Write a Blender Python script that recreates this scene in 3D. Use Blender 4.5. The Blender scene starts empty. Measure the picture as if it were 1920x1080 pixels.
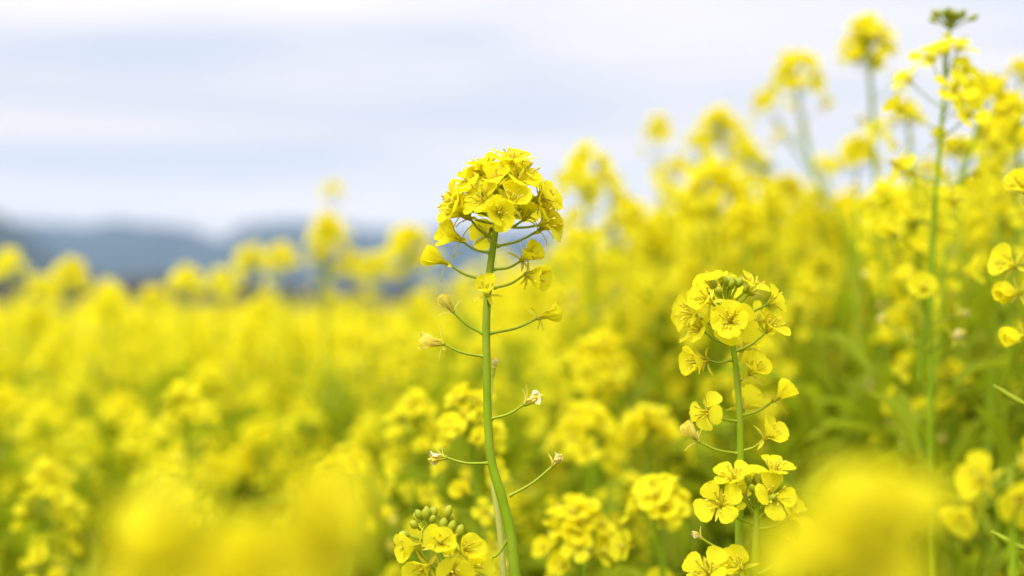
import bpy, math, random
import numpy as np
from mathutils import Vector, Matrix, noise

scene = bpy.context.scene
COL = scene.collection
PI = math.pi
R = math.radians

# ------------------------------------------------------------------ camera, sky, sun, exposure
CZ = 1.25                      # camera height
FPX = 1920 * 50.0 / 36.0       # focal length in pixels of the photograph
PITCH = math.atan(20 / FPX)
FOCUS = 0.57

cam_d = bpy.data.cameras.new('camera')
cam = bpy.data.objects.new('camera', cam_d)
COL.objects.link(cam)
cam.location = (0, 0, CZ)
cam.rotation_euler = (PI / 2 + PITCH, 0, 0)
cam_d.lens = 50
cam_d.sensor_width = 36
cam_d.clip_start = 0.01
cam_d.clip_end = 20000
cam_d.dof.use_dof = True
cam_d.dof.focus_distance = FOCUS
cam_d.dof.aperture_fstop = 4.0
scene.camera = cam

SUN_EL, SUN_AZ = R(52), R(215)          # azimuth clockwise from +Y
world = bpy.data.worlds.new('World')
scene.world = world
world.use_nodes = True
nt = world.node_tree
for n in list(nt.nodes):
    nt.nodes.remove(n)


def N(tree, typ, **kw):
    n = tree.nodes.new(typ)
    for k, v in kw.items():
        setattr(n, k, v)
    return n


def math_node(tree, op, a, b=None, c=None):
    n = N(tree, 'ShaderNodeMath', operation=op)
    for i, v in enumerate((a, b, c)):
        if v is None:
            continue
        if isinstance(v, (int, float)):
            n.inputs[i].default_value = v
        else:
            tree.links.new(v, n.inputs[i])
    return n.outputs[0]


def mix_col(tree, fac, a, b, blend='MIX'):
    n = N(tree, 'ShaderNodeMix', data_type='RGBA', blend_type=blend)
    for i, v in ((0, fac), (6, a), (7, b)):
        if isinstance(v, (int, float)):
            n.inputs[i].default_value = v
        elif isinstance(v, tuple):
            n.inputs[i].default_value = (*v, 1)
        else:
            tree.links.new(v, n.inputs[i])
    return n.outputs[2]


def ramp(tree, fac, stops):
    n = N(tree, 'ShaderNodeValToRGB')
    cr = n.color_ramp
    while len(cr.elements) < len(stops):
        cr.elements.new(0.5)
    for e, (p, c) in zip(cr.elements, stops):
        e.position = p
        e.color = (*c, 1) if isinstance(c, tuple) else (c, c, c, 1)
    tree.links.new(fac, n.inputs[0])
    return n.outputs[0]


sky = N(nt, 'ShaderNodeTexSky', sky_type='NISHITA', sun_disc=False)
sky.sun_elevation = SUN_EL
sky.sun_rotation = SUN_AZ
sky.air_density = 1.0
sky.dust_density = 1.5
tc = N(nt, 'ShaderNodeTexCoord')
sep = N(nt, 'ShaderNodeSeparateXYZ')
nt.links.new(tc.outputs['Generated'], sep.inputs[0])
zc = math_node(nt, 'MAXIMUM', sep.outputs[2], 0.0)
den = math_node(nt, 'ADD', zc, 0.06)
comb = N(nt, 'ShaderNodeCombineXYZ')
nt.links.new(math_node(nt, 'DIVIDE', sep.outputs[0], den), comb.inputs[0])
nt.links.new(math_node(nt, 'DIVIDE', sep.outputs[1], den), comb.inputs[1])


def sky_noise(scale, rot, stretch, detail, off):
    mp = N(nt, 'ShaderNodeMapping')
    mp.inputs['Rotation'].default_value = (0, 0, rot)
    mp.inputs['Scale'].default_value = stretch
    mp.inputs['Location'].default_value = off
    nt.links.new(comb.outputs[0], mp.inputs[0])
    ns = N(nt, 'ShaderNodeTexNoise')
    ns.inputs['Scale'].default_value = scale
    ns.inputs['Detail'].default_value = detail
    ns.inputs['Distortion'].default_value = 0.35
    nt.links.new(mp.outputs[0], ns.inputs['Vector'])
    return ns.outputs[0]


n1 = sky_noise(0.95, R(24), (0.42, 1.0, 1), 5, (3.1, 0.4, 0))
n2 = sky_noise(0.50, R(-9), (0.55, 1.1, 1), 4, (7.7, 2.2, 0))
cl = math_node(nt, 'ADD', math_node(nt, 'MULTIPLY', n1, 0.6), math_node(nt, 'MULTIPLY', n2, 0.4))
cover = ramp(nt, cl, [(0.34, 0.70), (0.58, 1.0)])
bright = ramp(nt, cl, [(0.41, (4.7, 4.8, 5.2)), (0.50, (5.75, 5.45, 5.35)), (0.58, (6.3, 5.85, 5.45))])
# an overcast sky brightens evenly towards the zenith
lift = math_node(nt, 'ADD', 1.0, math_node(nt, 'MULTIPLY', math_node(nt, 'POWER', zc, 1.7), 2.0))
vm = N(nt, 'ShaderNodeVectorMath', operation='SCALE')
nt.links.new(bright, vm.inputs[0])
nt.links.new(lift, vm.inputs[3])
low = ramp(nt, zc, [(0.030, 1.0), (0.115, 0.0)])          # the cloud bank low over the mountains
bright = mix_col(nt, math_node(nt, 'MULTIPLY', low, 0.85), bright, (8.2, 7.4, 6.4))
cover = math_node(nt, 'MAXIMUM', cover, low)
nt.links.new(bright, vm.inputs[0])
skycol = mix_col(nt, cover, sky.outputs[0], vm.outputs[0])
bg = N(nt, 'ShaderNodeBackground')
bg.inputs[1].default_value = 0.05
nt.links.new(skycol, bg.inputs[0])
wo = N(nt, 'ShaderNodeOutputWorld')
nt.links.new(bg.outputs[0], wo.inputs[0])

sun_d = bpy.data.lights.new('sun', 'SUN')
sun_d.energy = 1.2
sun_d.angle = R(26)
sun_d.color = (1.0, 0.96, 0.88)
sun = bpy.data.objects.new('sun', sun_d)
COL.objects.link(sun)
sv = Vector((math.sin(SUN_AZ) * math.cos(SUN_EL), math.cos(SUN_AZ) * math.cos(SUN_EL), math.sin(SUN_EL)))
sun.rotation_euler = sv.to_track_quat('Z', 'Y').to_euler()
sun.location = (0, 0, 30)

vs = scene.view_settings
vs.view_transform = 'Standard'
vs.look = 'None'
vs.exposure = 1.72
vs.gamma = 1
vs.use_curve_mapping = False
scene.cycles.use_denoising = True
scene.cycles.max_bounces = 8
scene.cycles.diffuse_bounces = 5
scene.cycles.transmission_bounces = 4
scene.cycles.volume_bounces = 1
scene.cycles.caustics_reflective = False
scene.cycles.caustics_refractive = False
scene.cycles.sample_clamp_indirect = 8


# ------------------------------------------------------------------ materials
def base_mat(name):
    m = bpy.data.materials.new(name)
    m.use_nodes = True
    t = m.node_tree
    for n in list(t.nodes):
        t.nodes.remove(n)
    return m, t


def plant_mat(name, dark, light, trans=0.35, rough=0.5, scale=120.0, tint=None, spec=0.3, veins=0.0, rnd=0.5):
    """leafy tissue: reflecting and letting light through"""
    m, t = base_mat(name)
    c = N(t, 'ShaderNodeTexCoord')
    ns = N(t, 'ShaderNodeTexNoise')
    ns.inputs['Scale'].default_value = scale
    ns.inputs['Detail'].default_value = 4
    t.links.new(c.outputs['Object'], ns.inputs['Vector'])
    oi = N(t, 'ShaderNodeObjectInfo')
    f = math_node(t, 'ADD', math_node(t, 'MULTIPLY', ns.outputs[0], 1.0 - rnd * 0.5),
                  math_node(t, 'MULTIPLY', oi.outputs['Random'], rnd * 0.5))
    col = ramp(t, f, [(0.25, dark), (0.7, light)])
    if tint:
        ns2 = N(t, 'ShaderNodeTexNoise')
        ns2.inputs['Scale'].default_value = scale * 0.35
        t.links.new(c.outputs['Object'], ns2.inputs['Vector'])
        col = mix_col(t, ramp(t, ns2.outputs[0], [(0.52, 0.0), (0.72, 1.0)]), col, tint)
    p = N(t, 'ShaderNodeBsdfPrincipled')
    p.inputs['Roughness'].default_value = rough
    p.inputs['Specular IOR Level'].default_value = spec
    t.links.new(col, p.inputs['Base Color'])
    bmp = N(t, 'ShaderNodeBump')
    bmp.inputs['Strength'].default_value = 0.25
    bmp.inputs['Distance'].default_value = 0.0004
    t.links.new(ns.outputs[0], bmp.inputs['Height'])
    t.links.new(bmp.outputs[0], p.inputs['Normal'])
    out = N(t, 'ShaderNodeOutputMaterial')
    if trans > 0:
        tr = N(t, 'ShaderNodeBsdfTranslucent')
        t.links.new(col, tr.inputs[0])
        mx = N(t, 'ShaderNodeMixShader')
        mx.inputs[0].default_value = trans
        t.links.new(p.outputs[0], mx.inputs[1])
        t.links.new(tr.outputs[0], mx.inputs[2])
        t.links.new(mx.outputs[0], out.inputs[0])
    else:
        t.links.new(p.outputs[0], out.inputs[0])
    return m


def simple_mat(name, dark, light, scale, rough=0.9, detail=6):
    m, t = base_mat(name)
    c = N(t, 'ShaderNodeTexCoord')
    ns = N(t, 'ShaderNodeTexNoise')
    ns.inputs['Scale'].default_value = scale
    ns.inputs['Detail'].default_value = detail
    t.links.new(c.outputs['Object'], ns.inputs['Vector'])
    p = N(t, 'ShaderNodeBsdfPrincipled')
    p.inputs['Roughness'].default_value = rough
    p.inputs['Specular IOR Level'].default_value = 0.15
    t.links.new(ramp(t, ns.outputs[0], [(0.3, dark), (0.7, light)]), p.inputs['Base Color'])
    out = N(t, 'ShaderNodeOutputMaterial')
    t.links.new(p.outputs[0], out.inputs[0])
    return m


M = {
    'petal': plant_mat('petal_yellow', (0.90, 0.815, 0.018), (0.95, 0.895, 0.032), 0.60, 0.55, 160, spec=0.06),
    'wilt': plant_mat('petal_withered', (0.93, 0.80, 0.06), (0.95, 0.88, 0.22), 0.55, 0.6, 420, tint=(0.95, 0.89, 0.50)),
    'husk': plant_mat('petal_dried', (0.86, 0.70, 0.22), (0.92, 0.86, 0.58), 0.35, 0.7, 700, tint=(0.78, 0.50, 0.06)),
    'sepal': plant_mat('sepal_yellow_green', (0.62, 0.55, 0.02), (0.72, 0.66, 0.04), 0.35, 0.5, 200),
    'stem': plant_mat('stem_green', (0.20, 0.32, 0.006), (0.30, 0.43, 0.012), 0.12, 0.5, 90, spec=0.15, tint=(0.36, 0.42, 0.045)),
    'stem_pale': plant_mat('stem_dry_pale', (0.42, 0.46, 0.07), (0.58, 0.56, 0.14), 0.10, 0.5, 90),
    'pedicel': plant_mat('pedicel_green', (0.26, 0.35, 0.006), (0.38, 0.45, 0.012), 0.15, 0.5, 90),
    'bud': plant_mat('bud_green', (0.28, 0.34, 0.012), (0.44, 0.46, 0.02), 0.2, 0.5, 200),
    'anther': plant_mat('anther_ochre', (0.78, 0.56, 0.03), (0.86, 0.68, 0.05), 0.1, 0.7, 400),
    'leaf': plant_mat('leaf_green', (0.21, 0.285, 0.006), (0.32, 0.385, 0.010), 0.56, 0.55, 25, spec=0.12),
    'ground': simple_mat('soil_with_weeds', (0.05, 0.06, 0.02), (0.10, 0.12, 0.03), 9.0),
    'mountain': simple_mat('mountain_forest', (0.015, 0.035, 0.03), (0.04, 0.06, 0.045), 0.012),
    'wood': simple_mat('bare_woodland', (0.035, 0.028, 0.018), (0.075, 0.06, 0.035), 0.25),
}


# ------------------------------------------------------------------ mesh helpers
class MB:
    def __init__(self):
        self.v, self.f, self.m, self.mats, self.n = [], [], [], [], 0

    def mi(self, name):
        if name not in self.mats:
            self.mats.append(name)
        return self.mats.index(name)

    def add(self, verts, faces, mat, M4=None):
        a = np.asarray(verts, dtype=np.float64)
        if M4 is not None:
            m = np.array(M4)
            a = a @ m[:3, :3].T + m[:3, 3]
        o = self.n
        self.v.append(a)
        self.f.extend([tuple(i + o for i in f) for f in faces])
        self.m.extend([self.mi(mat)] * len(faces))
        self.n += len(a)

    def merge(self, other, M4=None):
        if other.n == 0:
            return
        a = np.concatenate(other.v)
        if M4 is not None:
            m = np.array(M4)
            a = a @ m[:3, :3].T + m[:3, 3]
        o = self.n
        self.v.append(a)
        self.f.extend([tuple(i + o for i in f) for f in other.f])
        mm = [self.mi(n) for n in other.mats]
        self.m.extend([mm[i] for i in other.m])
        self.n += len(a)

    def mesh(self, name):
        me = bpy.data.meshes.new(name)
        me.from_pydata(np.concatenate(self.v).tolist(), [], self.f)
        for n in self.mats:
            me.materials.append(M[n])
        me.polygons.foreach_set('material_index', self.m)
        me.polygons.foreach_set('use_smooth', [True] * len(self.f))
        me.update()
        return me


def link(name, data, parent=None, loc=None, mat4=None):
    o = bpy.data.objects.new(name, data)
    COL.objects.link(o)
    if parent is not None:
        o.parent = parent
    if mat4 is not None:
        o.matrix_local = mat4
    elif loc is not None:
        o.location = loc
    return o


def tag(o, label=None, cat=None, group=None, kind=None):
    for k, v in (('label', label), ('category', cat), ('group', group), ('kind', kind)):
        if v:
            o[k] = v
    return o


def px(x, y, d):
    """photograph pixel + depth along the view -> world point"""
    v = Vector(((x - 960) / FPX, 1.0, (540 - y) / FPX)) * d
    c, s = math.cos(PITCH), math.sin(PITCH)
    return Vector((v.x, v.y * c - v.z * s, CZ + v.y * s + v.z * c))


def catmull(pts, per=6):
    pts = [Vector(p) for p in pts]
    if len(pts) < 3:
        return [pts[0].lerp(pts[-1], i / per) for i in range(per + 1)]
    n = len(pts)
    t = [0.0]
    for a, b in zip(pts, pts[1:]):
        t.append(t[-1] + max((b - a).length, 1e-6))
    tan = []
    for i in range(n):
        if 0 < i < n - 1:
            h0, h1 = t[i] - t[i - 1], t[i + 1] - t[i]
            s0, s1 = (pts[i] - pts[i - 1]) / h0, (pts[i + 1] - pts[i]) / h1
            tan.append((s0 * h1 + s1 * h0) / (h0 + h1))
        elif i == 0:
            tan.append((pts[1] - pts[0]) / (t[1] - t[0]))
        else:
            tan.append((pts[-1] - pts[-2]) / (t[-1] - t[-2]))
    out = []
    for i in range(n - 1):
        h = t[i + 1] - t[i]
        for k in range(per):
            u = k / per
            out.append(pts[i] * (2 * u ** 3 - 3 * u * u + 1) + tan[i] * (h * (u ** 3 - 2 * u * u + u))
                       + pts[i + 1] * (3 * u * u - 2 * u ** 3) + tan[i + 1] * (h * (u ** 3 - u * u)))
    out.append(pts[-1])
    return out


def tube(mb, pts, radii, mat, sides=6, cap=True):
    n = len(pts)
    verts, faces = [], []
    t = (pts[1] - pts[0]).normalized()
    ref = Vector((0, 1, 0)) if abs(t.y) < 0.8 else Vector((1, 0, 0))
    u = t.cross(ref).normalized()
    for i, p in enumerate(pts):
        t = (pts[min(i + 1, n - 1)] - pts[max(i - 1, 0)]).normalized()
        u = (u - t * u.dot(t)).normalized()
        w = t.cross(u)
        r = radii[i] if hasattr(radii, '__len__') else radii
        for k in range(sides):
            a = 2 * PI * k / sides
            verts.append(p + (u * math.cos(a) + w * math.sin(a)) * r)
    for i in range(n - 1):
        for k in range(sides):
            k2 = (k + 1) % sides
            faces.append((i * sides + k, i * sides + k2, (i + 1) * sides + k2, (i + 1) * sides + k))
    if cap:
        faces.append(tuple((n - 1) * sides + k for k in range(sides)))
    mb.add([tuple(v) for v in verts], faces, mat)


def lerp_list(vals, n):
    return np.interp(np.linspace(0, 1, n), np.linspace(0, 1, len(vals)), vals)


def ovoid(mb, base, axis, length, rad, mat, sides=6, rows=4):
    q = Vector(axis).to_track_quat('Z', 'Y').to_matrix().to_4x4()
    q.translation = base
    prof = [(0.0, 0.35), (0.25, 0.85), (0.55, 1.0), (0.82, 0.72), (1.0, 0.15)]
    v, f = [], []
    for (z, r) in prof:
        for k in range(sides):
            a = 2 * PI * k / sides
            v.append((math.cos(a) * r * rad, math.sin(a) * r * rad, z * length))
    for i in range(len(prof) - 1):
        for k in range(sides):
            k2 = (k + 1) % sides
            f.append((i * sides + k, i * sides + k2, (i + 1) * sides + k2, (i + 1) * sides + k))
    f.append(tuple((len(prof) - 1) * sides + k for k in range(sides)))
    mb.add(v, f, mat, q)


def axis_mat(pos, axis, roll, s=1.0):
    q = Vector(axis).normalized().to_track_quat('Z', 'Y').to_matrix().to_4x4()
    m = q @ Matrix.Rotation(roll, 4, 'Z') @ Matrix.Diagonal((s, s, s, 1))
    m.translation = pos
    return m


# ------------------------------------------------------------------ petals and flowers (metres, flower axis = +Z)
STATES = {          # claw angle, limb angle (from the axis), cup, width, length, crumple
    'open': (22, 74, 0.10, 1.00, 1.0, 0.05),
    'half': (14, 42, 0.22, 0.98, 1.0, 0.09),
    'closed': (10, 10, 0.42, 0.92, 1.0, 0.12),
    'droop': (25, 108, -0.08, 0.95, 1.0, 0.10),
    'wilt': (14, 6, 0.55, 0.70, 0.95, 0.30),
    'husk': (20, 2, 0.60, 0.45, 0.62, 0.45),
}


def petal_geo(state, seed, rows=6, cols=4):
    claw, limb, cup, wid, ln, cr = STATES[state]
    rng = random.Random(seed)
    L = 0.0108 * ln
    us = np.interp(np.linspace(0, 1, rows + 1), [0, .17, .34, .5, .67, .84, 1], [0, .27, .45, .62, .80, .94, 1.0])
    hw = np.interp(us, [0, .27, .45, .62, .80, .94, 1.0], [.09, .12, .55, .92, 1.0, .72, .30]) * 0.0047 * wid
    verts, faces = [], []
    x, z, prev = 0.0006, 0.0, 0.0
    sx, sy = rng.uniform(0, 50), rng.uniform(0, 50)
    tw = rng.uniform(-0.25, 0.25)
    extra = rng.uniform(-10, 10)
    for i, u in enumerate(us):
        ang = R(np.interp(u, [0, .27, .55, 1.0], [claw, claw + 4, limb * 0.85 + claw * 0.15, limb + extra + (8 if state == 'open' else 0)]))
        x += (u - prev) * L * math.sin(ang)
        z += (u - prev) * L * math.cos(ang)
        prev = u
        nx, nz = -math.cos(ang), math.sin(ang)      # inward/upper normal
        for j in range(cols + 1):
            v = (j / cols) * 2 - 1
            w = hw[i]
            back = 0.0
            if i == rows:
                back = -abs(v) * 0.0002
            nzv = noise.noise(Vector((u * 3.2 + sx, v * 1.3 + sy, seed * 1.7))) * cr * 0.008 * u
            lift = cup * w * (v * v) * 1.2 + nzv + tw * v * w * u
            if state in ('open', 'droop'):
                lift += 0.0004 * math.sin(v * 5 + sx) * u      # soft rim wave
            verts.append((x + nx * lift + back, v * w, z + nz * lift))
    for i in range(rows):
        for j in range(cols):
            a = i * (cols + 1) + j
            faces.append((a, a + 1, a + cols + 2, a + cols + 1))
    return verts, faces


def mesh_of(verts, faces, mat, name):
    mb = MB()
    mb.add(verts, faces, mat)
    return mb.mesh(name)


PMAT = {'open': 'petal', 'half': 'petal', 'closed': 'petal', 'droop': 'petal', 'wilt': 'wilt', 'husk': 'husk'}
PETALS = {s: [mesh_of(*petal_geo(s, 11 * k + 3), PMAT[s], 'petal') for k in range(4)] for s in STATES}


def sepal_geo(angle, seed=0):
    L = 0.0074
    v, f = [], []
    x = z = 0.0
    for i, (u, w) in enumerate(((0, .35), (.35, .9), (.7, .8), (1.0, .15))):
        a = R(angle * (0.55 + 0.6 * u))
        if i:
            x += math.sin(a) * L * 0.34
            z += math.cos(a) * L * 0.34
        for s in (-1, 0, 1):
            v.append((x + (0.0003 if s == 0 else 0) * math.cos(a), s * w * 0.0010, z - (0.0003 if s == 0 else 0) * math.sin(a)))
    for i in range(3):
        for j in range(2):
            a = i * 3 + j
            f.append((a, a + 1, a + 4, a + 3))
    return v, f


SEPALS = {'open': mesh_of(*sepal_geo(58), 'sepal', 'sepal'),
          'wide': mesh_of(*sepal_geo(92), 'sepal', 'sepal'),
          'dry': mesh_of(*sepal_geo(70), 'wilt', 'sepal')}


def centre_mb(state):
    """receptacle, pistil and six stamens"""
    mb = MB()
    rng = random.Random(hash(state) % 7 if False else len(state) * 3)
    ovoid(mb, Vector((0, 0, -0.0008)), (0, 0, 1), 0.0018, 0.0010, 'pedicel')
    dry = state in ('wilt', 'husk')
    tube(mb, [Vector((0, 0, 0.0005)), Vector((0.0001, 0, 0.004)), Vector((0, 0, 0.0072))], [.0006, .0007, .0005], 'wilt' if dry else 'sepal', 5)
    spread = {'open': 0.5, 'half': 0.35, 'droop': 0.5}.get(state, 0.12)
    for k in range(6):
        a = 2 * PI * k / 6 + 0.3
        ln = 0.0066 if k % 3 else 0.0050
        if dry:
            ln *= 0.6
        d = Vector((math.cos(a) * spread, math.sin(a) * spread, 1)).normalized()
        s0 = Vector((math.cos(a), math.sin(a), 0)) * 0.0007
        p = [s0, s0 + d * ln * 0.5, s0 + d * ln + Vector((0, 0, 0.0004))]
        tube(mb, p, 0.00022, 'sepal', 4, False)
        ovoid(mb, p[-1] - Vector((0, 0, 0.0004)), d + Vector((rng.uniform(-.5, .5), rng.uniform(-.5, .5), 0)), 0.0019, 0.00048, 'anther', 5)
    return mb


CENTRES = {s: centre_mb(s).mesh('flower') for s in STATES}


def hero_flower(parent, pos, axis, state, rng, s=1.0):
    """part 'flower' (receptacle, pistil, stamens) with petals and sepals as sub-parts"""
    fl = link('flower', CENTRES[state], parent, mat4=axis_mat(pos, axis, rng.uniform(0, PI / 2), s))
    if state == 'wilt':
        fl['label'] = 'withered flower with crumpled cream petals'
    elif state == 'husk':
        fl['label'] = 'dried up whitish flower remnant'
    npet = {'husk': 3}.get(state, 4)
    for k in range(npet):
        a = k * PI / 2 + rng.uniform(-.12, .12)
        if state in ('closed', 'wilt', 'husk'):
            a += rng.uniform(-.3, .3)
        tilt = rng.gauss(0, 0.10 if state != 'husk' else 0.25)
        m = Matrix.Rotation(a, 4, 'Z') @ Matrix.Rotation(tilt, 4, 'Y') @ Matrix.Rotation(rng.gauss(0, .12), 4, 'Z') @ Matrix.Diagonal((rng.uniform(.86, 1.08), rng.uniform(.82, 1.1), 1, 1))
        link('petal', rng.choice(PETALS[state]), fl, mat4=m)
    nsep = {'husk': 2, 'wilt': 3}.get(state, 4)
    kind = {'open': 'open', 'half': 'wide', 'closed': 'wide', 'droop': 'wide'}.get(state, 'dry')
    for k in range(nsep):
        m = Matrix.Rotation(k * PI / 2 + PI / 4 + rng.uniform(-.2, .2), 4, 'Z') @ Matrix.Rotation(rng.gauss(0, .2), 4, 'Y')
        link('sepal', SEPALS[kind], fl, mat4=m)
    return fl


def flower_mb(state, rows, cols, seed, rich=True):
    """whole flower as one small mesh, for plants seen out of focus"""
    mb = MB()
    rng = random.Random(seed)
    for k in range(4):
        v, f = petal_geo(state, seed * 5 + k, rows, cols)
        m = Matrix.Rotation(k * PI / 2 + rng.uniform(-.15, .15), 4, 'Z') @ Matrix.Rotation(rng.gauss(0, .12), 4, 'Y')
        mb.add(v, f, PMAT[state], m)
        if rich:
            v, f = sepal_geo(75)
            mb.add(v, f, 'sepal', Matrix.Rotation(k * PI / 2 + PI / 4, 4, 'Z'))
    if rich:
        tube(mb, [Vector((0, 0, 0)), Vector((0, 0, 0.004)), Vector((0, 0, 0.0075))], [.0011, .0014, .0012], 'sepal', 5)
    return mb


NEAR_MB = {s: [flower_mb(s, 4, 2, 20 + k) for k in range(3)] for s in STATES}
NEAR_FL = {s: [mb.mesh('flower') for mb in NEAR_MB[s]] for s in STATES}
FAR_MB = {s: [flower_mb(s, 3, 2, 40 + k, False) for k in range(2)] for s in STATES}
TINY_MB = {s: [flower_mb(s, 2, 1, 60 + k, False) for k in range(2)] for s in STATES}


# ------------------------------------------------------------------ racemes
def raceme(seed, n_open=20, depth=0.022, reach=(0.009, 0.018), sparse=5, sparse_len=0.06, buds=9, size=1.0, tip=0.004, wilt_share=0.4, gap=0.0):
    """flowers, stalks and buds round an axis that ends at the origin (tip up +Z)"""
    rng = random.Random(seed)
    fl, ped, bd = [], [], []
    az = rng.uniform(0, 6.28)
    for i in range(n_open):
        t = (i + 0.5) / n_open
        az += 2.39996 + rng.gauss(0, .22)
        z0 = -tip - gap - t * depth
        th = R(14 + 62 * t ** 0.9 + rng.gauss(0, 7))
        ln = reach[0] + (reach[1] - reach[0]) * t ** .8 + rng.gauss(0, .0014)
        d = Vector((math.sin(th) * math.cos(az), math.sin(th) * math.sin(az), math.cos(th)))
        p0 = Vector((0, 0, z0))
        p1 = p0 + d * ln
        ax = (d + Vector((rng.gauss(0, .22), rng.gauss(0, .22), 0.25 + rng.gauss(0, .15)))).normalized()
        st = 'open' if rng.random() < 0.72 else ('half' if rng.random() < .75 else 'droop')
        fl.append((p1, ax, st, rng.uniform(.88, 1.08) * (0.9 + .1 * t)))
        ped.append((p0, p0 + d * ln * .5 - Vector((0, 0, .0008)), p1))
    for i in range(sparse):
        t = (i + rng.random()) / max(1, sparse)
        az += 2.39996 + rng.gauss(0, .3)
        z0 = -tip - gap - depth - 0.004 - t * sparse_len
        th = R(66 + rng.gauss(0, 8))
        ln = 0.017 + rng.gauss(0, .002)
        d = Vector((math.sin(th) * math.cos(az), math.sin(th) * math.sin(az), math.cos(th)))
        p0 = Vector((0, 0, z0))
        p1 = p0 + d * ln
        st = rng.choice(['half', 'half', 'closed', 'open', 'droop']) if rng.random() > wilt_share * t * 1.6 else rng.choice(['wilt', 'closed', 'husk'])
        fl.append((p1, (d + Vector((0, 0, rng.uniform(-.3, .3)))).normalized(), st, rng.uniform(.85, 1.0)))
        ped.append((p0, p0 + d * ln * .5 - Vector((0, 0, .001)), p1))
    for i in range(buds):
        az += 2.39996
        th = R(8 + 62 * (i / max(1, buds)))
        d = Vector((math.sin(th) * math.cos(az), math.sin(th) * math.sin(az), math.cos(th)))
        p0 = Vector((0, 0, -tip * .6))
        p1 = p0 + d * (0.0035 + 0.006 * i / max(1, buds))
        bd.append((p1, d, rng.uniform(.0042, .0056), rng.uniform(.0012, .0017)))
        ped.append((p0, p0.lerp(p1, .5), p1))
    return dict(fl=fl, ped=ped, bd=bd, len=tip + gap + depth + sparse_len + .01, size=size)


def raceme_body(sp, sides=4, pr=0.0005, axis_r=0.0013):
    mb = MB()
    tube(mb, [Vector((0, 0, -sp['len'])), Vector((0, 0, -sp['len'] * .5)), Vector((0, 0, 0))], [axis_r, axis_r * .85, axis_r * .5], 'stem', max(4, sides))
    for p in sp['ped']:
        tube(mb, list(p), pr, 'pedicel', 3, False)
    for (p, d, ln, r) in sp['bd']:
        ovoid(mb, p, d, ln, r, 'bud', 5)
    return mb


def raceme_full(sp, lib, seed, body=True):
    mb = raceme_body(sp, 4, 0.0006) if body else MB()
    rng = random.Random(seed)
    for (p, ax, st, s) in sp['fl']:
        mb.merge(rng.choice(lib[st]), axis_mat(p, ax, rng.uniform(0, 1.6), s * 1.05))
    return mb


SPECS = {
    'dome': [raceme(101 + k, n_open=26, sparse=4, buds=6) for k in range(3)],
    'long': [raceme(201 + k, n_open=16, depth=.026, sparse=14, sparse_len=.085, buds=8) for k in range(3)],
    'tip': [raceme(301 + k, n_open=9, depth=.030, gap=.020, sparse=13, sparse_len=.10, buds=18, reach=(.014, .02)) for k in range(2)],
    'loose': [raceme(451 + k, n_open=11, depth=.030, sparse=17, sparse_len=.13, buds=6, reach=(.010, .019)) for k in range(3)],
    'small': [raceme(401 + k, n_open=13, depth=.014, reach=(.006, .012), sparse=5, sparse_len=.05, buds=6) for k in range(2)],
    'double': [raceme(501, n_open=10, depth=.012, reach=(.005, .010), sparse=20, sparse_len=.055, gap=0.0, buds=4, wilt_share=0.0)],
}
NEAR_BODY = {k: [raceme_body(s).mesh('flower_head') for s in v] for k, v in SPECS.items()}
FAR_HEAD = {k: [raceme_full(s, FAR_MB, 7).mesh('flower_head') for s in v] for k, v in SPECS.items()}


def put_head(parent, pos, axis, kind, rng, near, s=1.0):
    i = rng.randrange(len(SPECS[kind]))
    m = axis_mat(pos, axis, rng.uniform(0, 6.28), s)
    if not near:
        return link('flower_head', FAR_HEAD[kind][i], parent, mat4=m)
    h = link('flower_head', NEAR_BODY[kind][i], parent, mat4=m)
    for (p, ax, st, fs) in SPECS[kind][i]['fl']:
        link('flower', rng.choice(NEAR_FL[st]), h, mat4=axis_mat(p, ax, rng.uniform(0, 1.6), fs * 1.05))
    return h


# ------------------------------------------------------------------ leaves
def leaf_geo(L, W, seed, rows=6, cols=4, bend=0.5):
    rng = random.Random(seed)
    v, f = [], []
    x = z = 0.0
    for i in range(rows + 1):
        u = i / rows
        ang = 0.35 - bend * 1.6 * u
        if i:
            x += L / rows * math.cos(ang)
            z += L / rows * math.sin(ang)
        w = W * (math.sin(PI * min(1, u * .92 + .06)) ** .75) * (1 + .16 * math.sin(u * 17 + seed))
        if i == rows:
            w = W * .06
        for j in range(cols + 1):
            s = j / cols * 2 - 1
            v.append((x, s * w, z + abs(s) * w * .35 + noise.noise(Vector((u * 5, s * 2, seed))) * W * .25))
    for i in range(rows):
        for j in range(cols):
            a = i * (cols + 1) + j
            f.append((a, a + 1, a + cols + 2, a + cols + 1))
    return v, f


LEAF_GEO = [leaf_geo(.075, .013, 1, bend=.35), leaf_geo(.10, .018, 2, bend=.5), leaf_geo(.16, .035, 3, bend=.6), leaf_geo(.19, .045, 4, bend=.8)]
LEAVES = [mesh_of(v, f, 'leaf', 'leaf') for v, f in LEAF_GEO]
LEAF_LO = [leaf_geo(.08, .014, 1, 3, 2, .35), leaf_geo(.17, .04, 3, 3, 2, .6)]


# ------------------------------------------------------------------ ground
def ground_z(x, y):
    s = max(0.0, min(1.0, (x + 0.05) / 0.9))
    return 0.26 * s * s * (3 - 2 * s)


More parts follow.
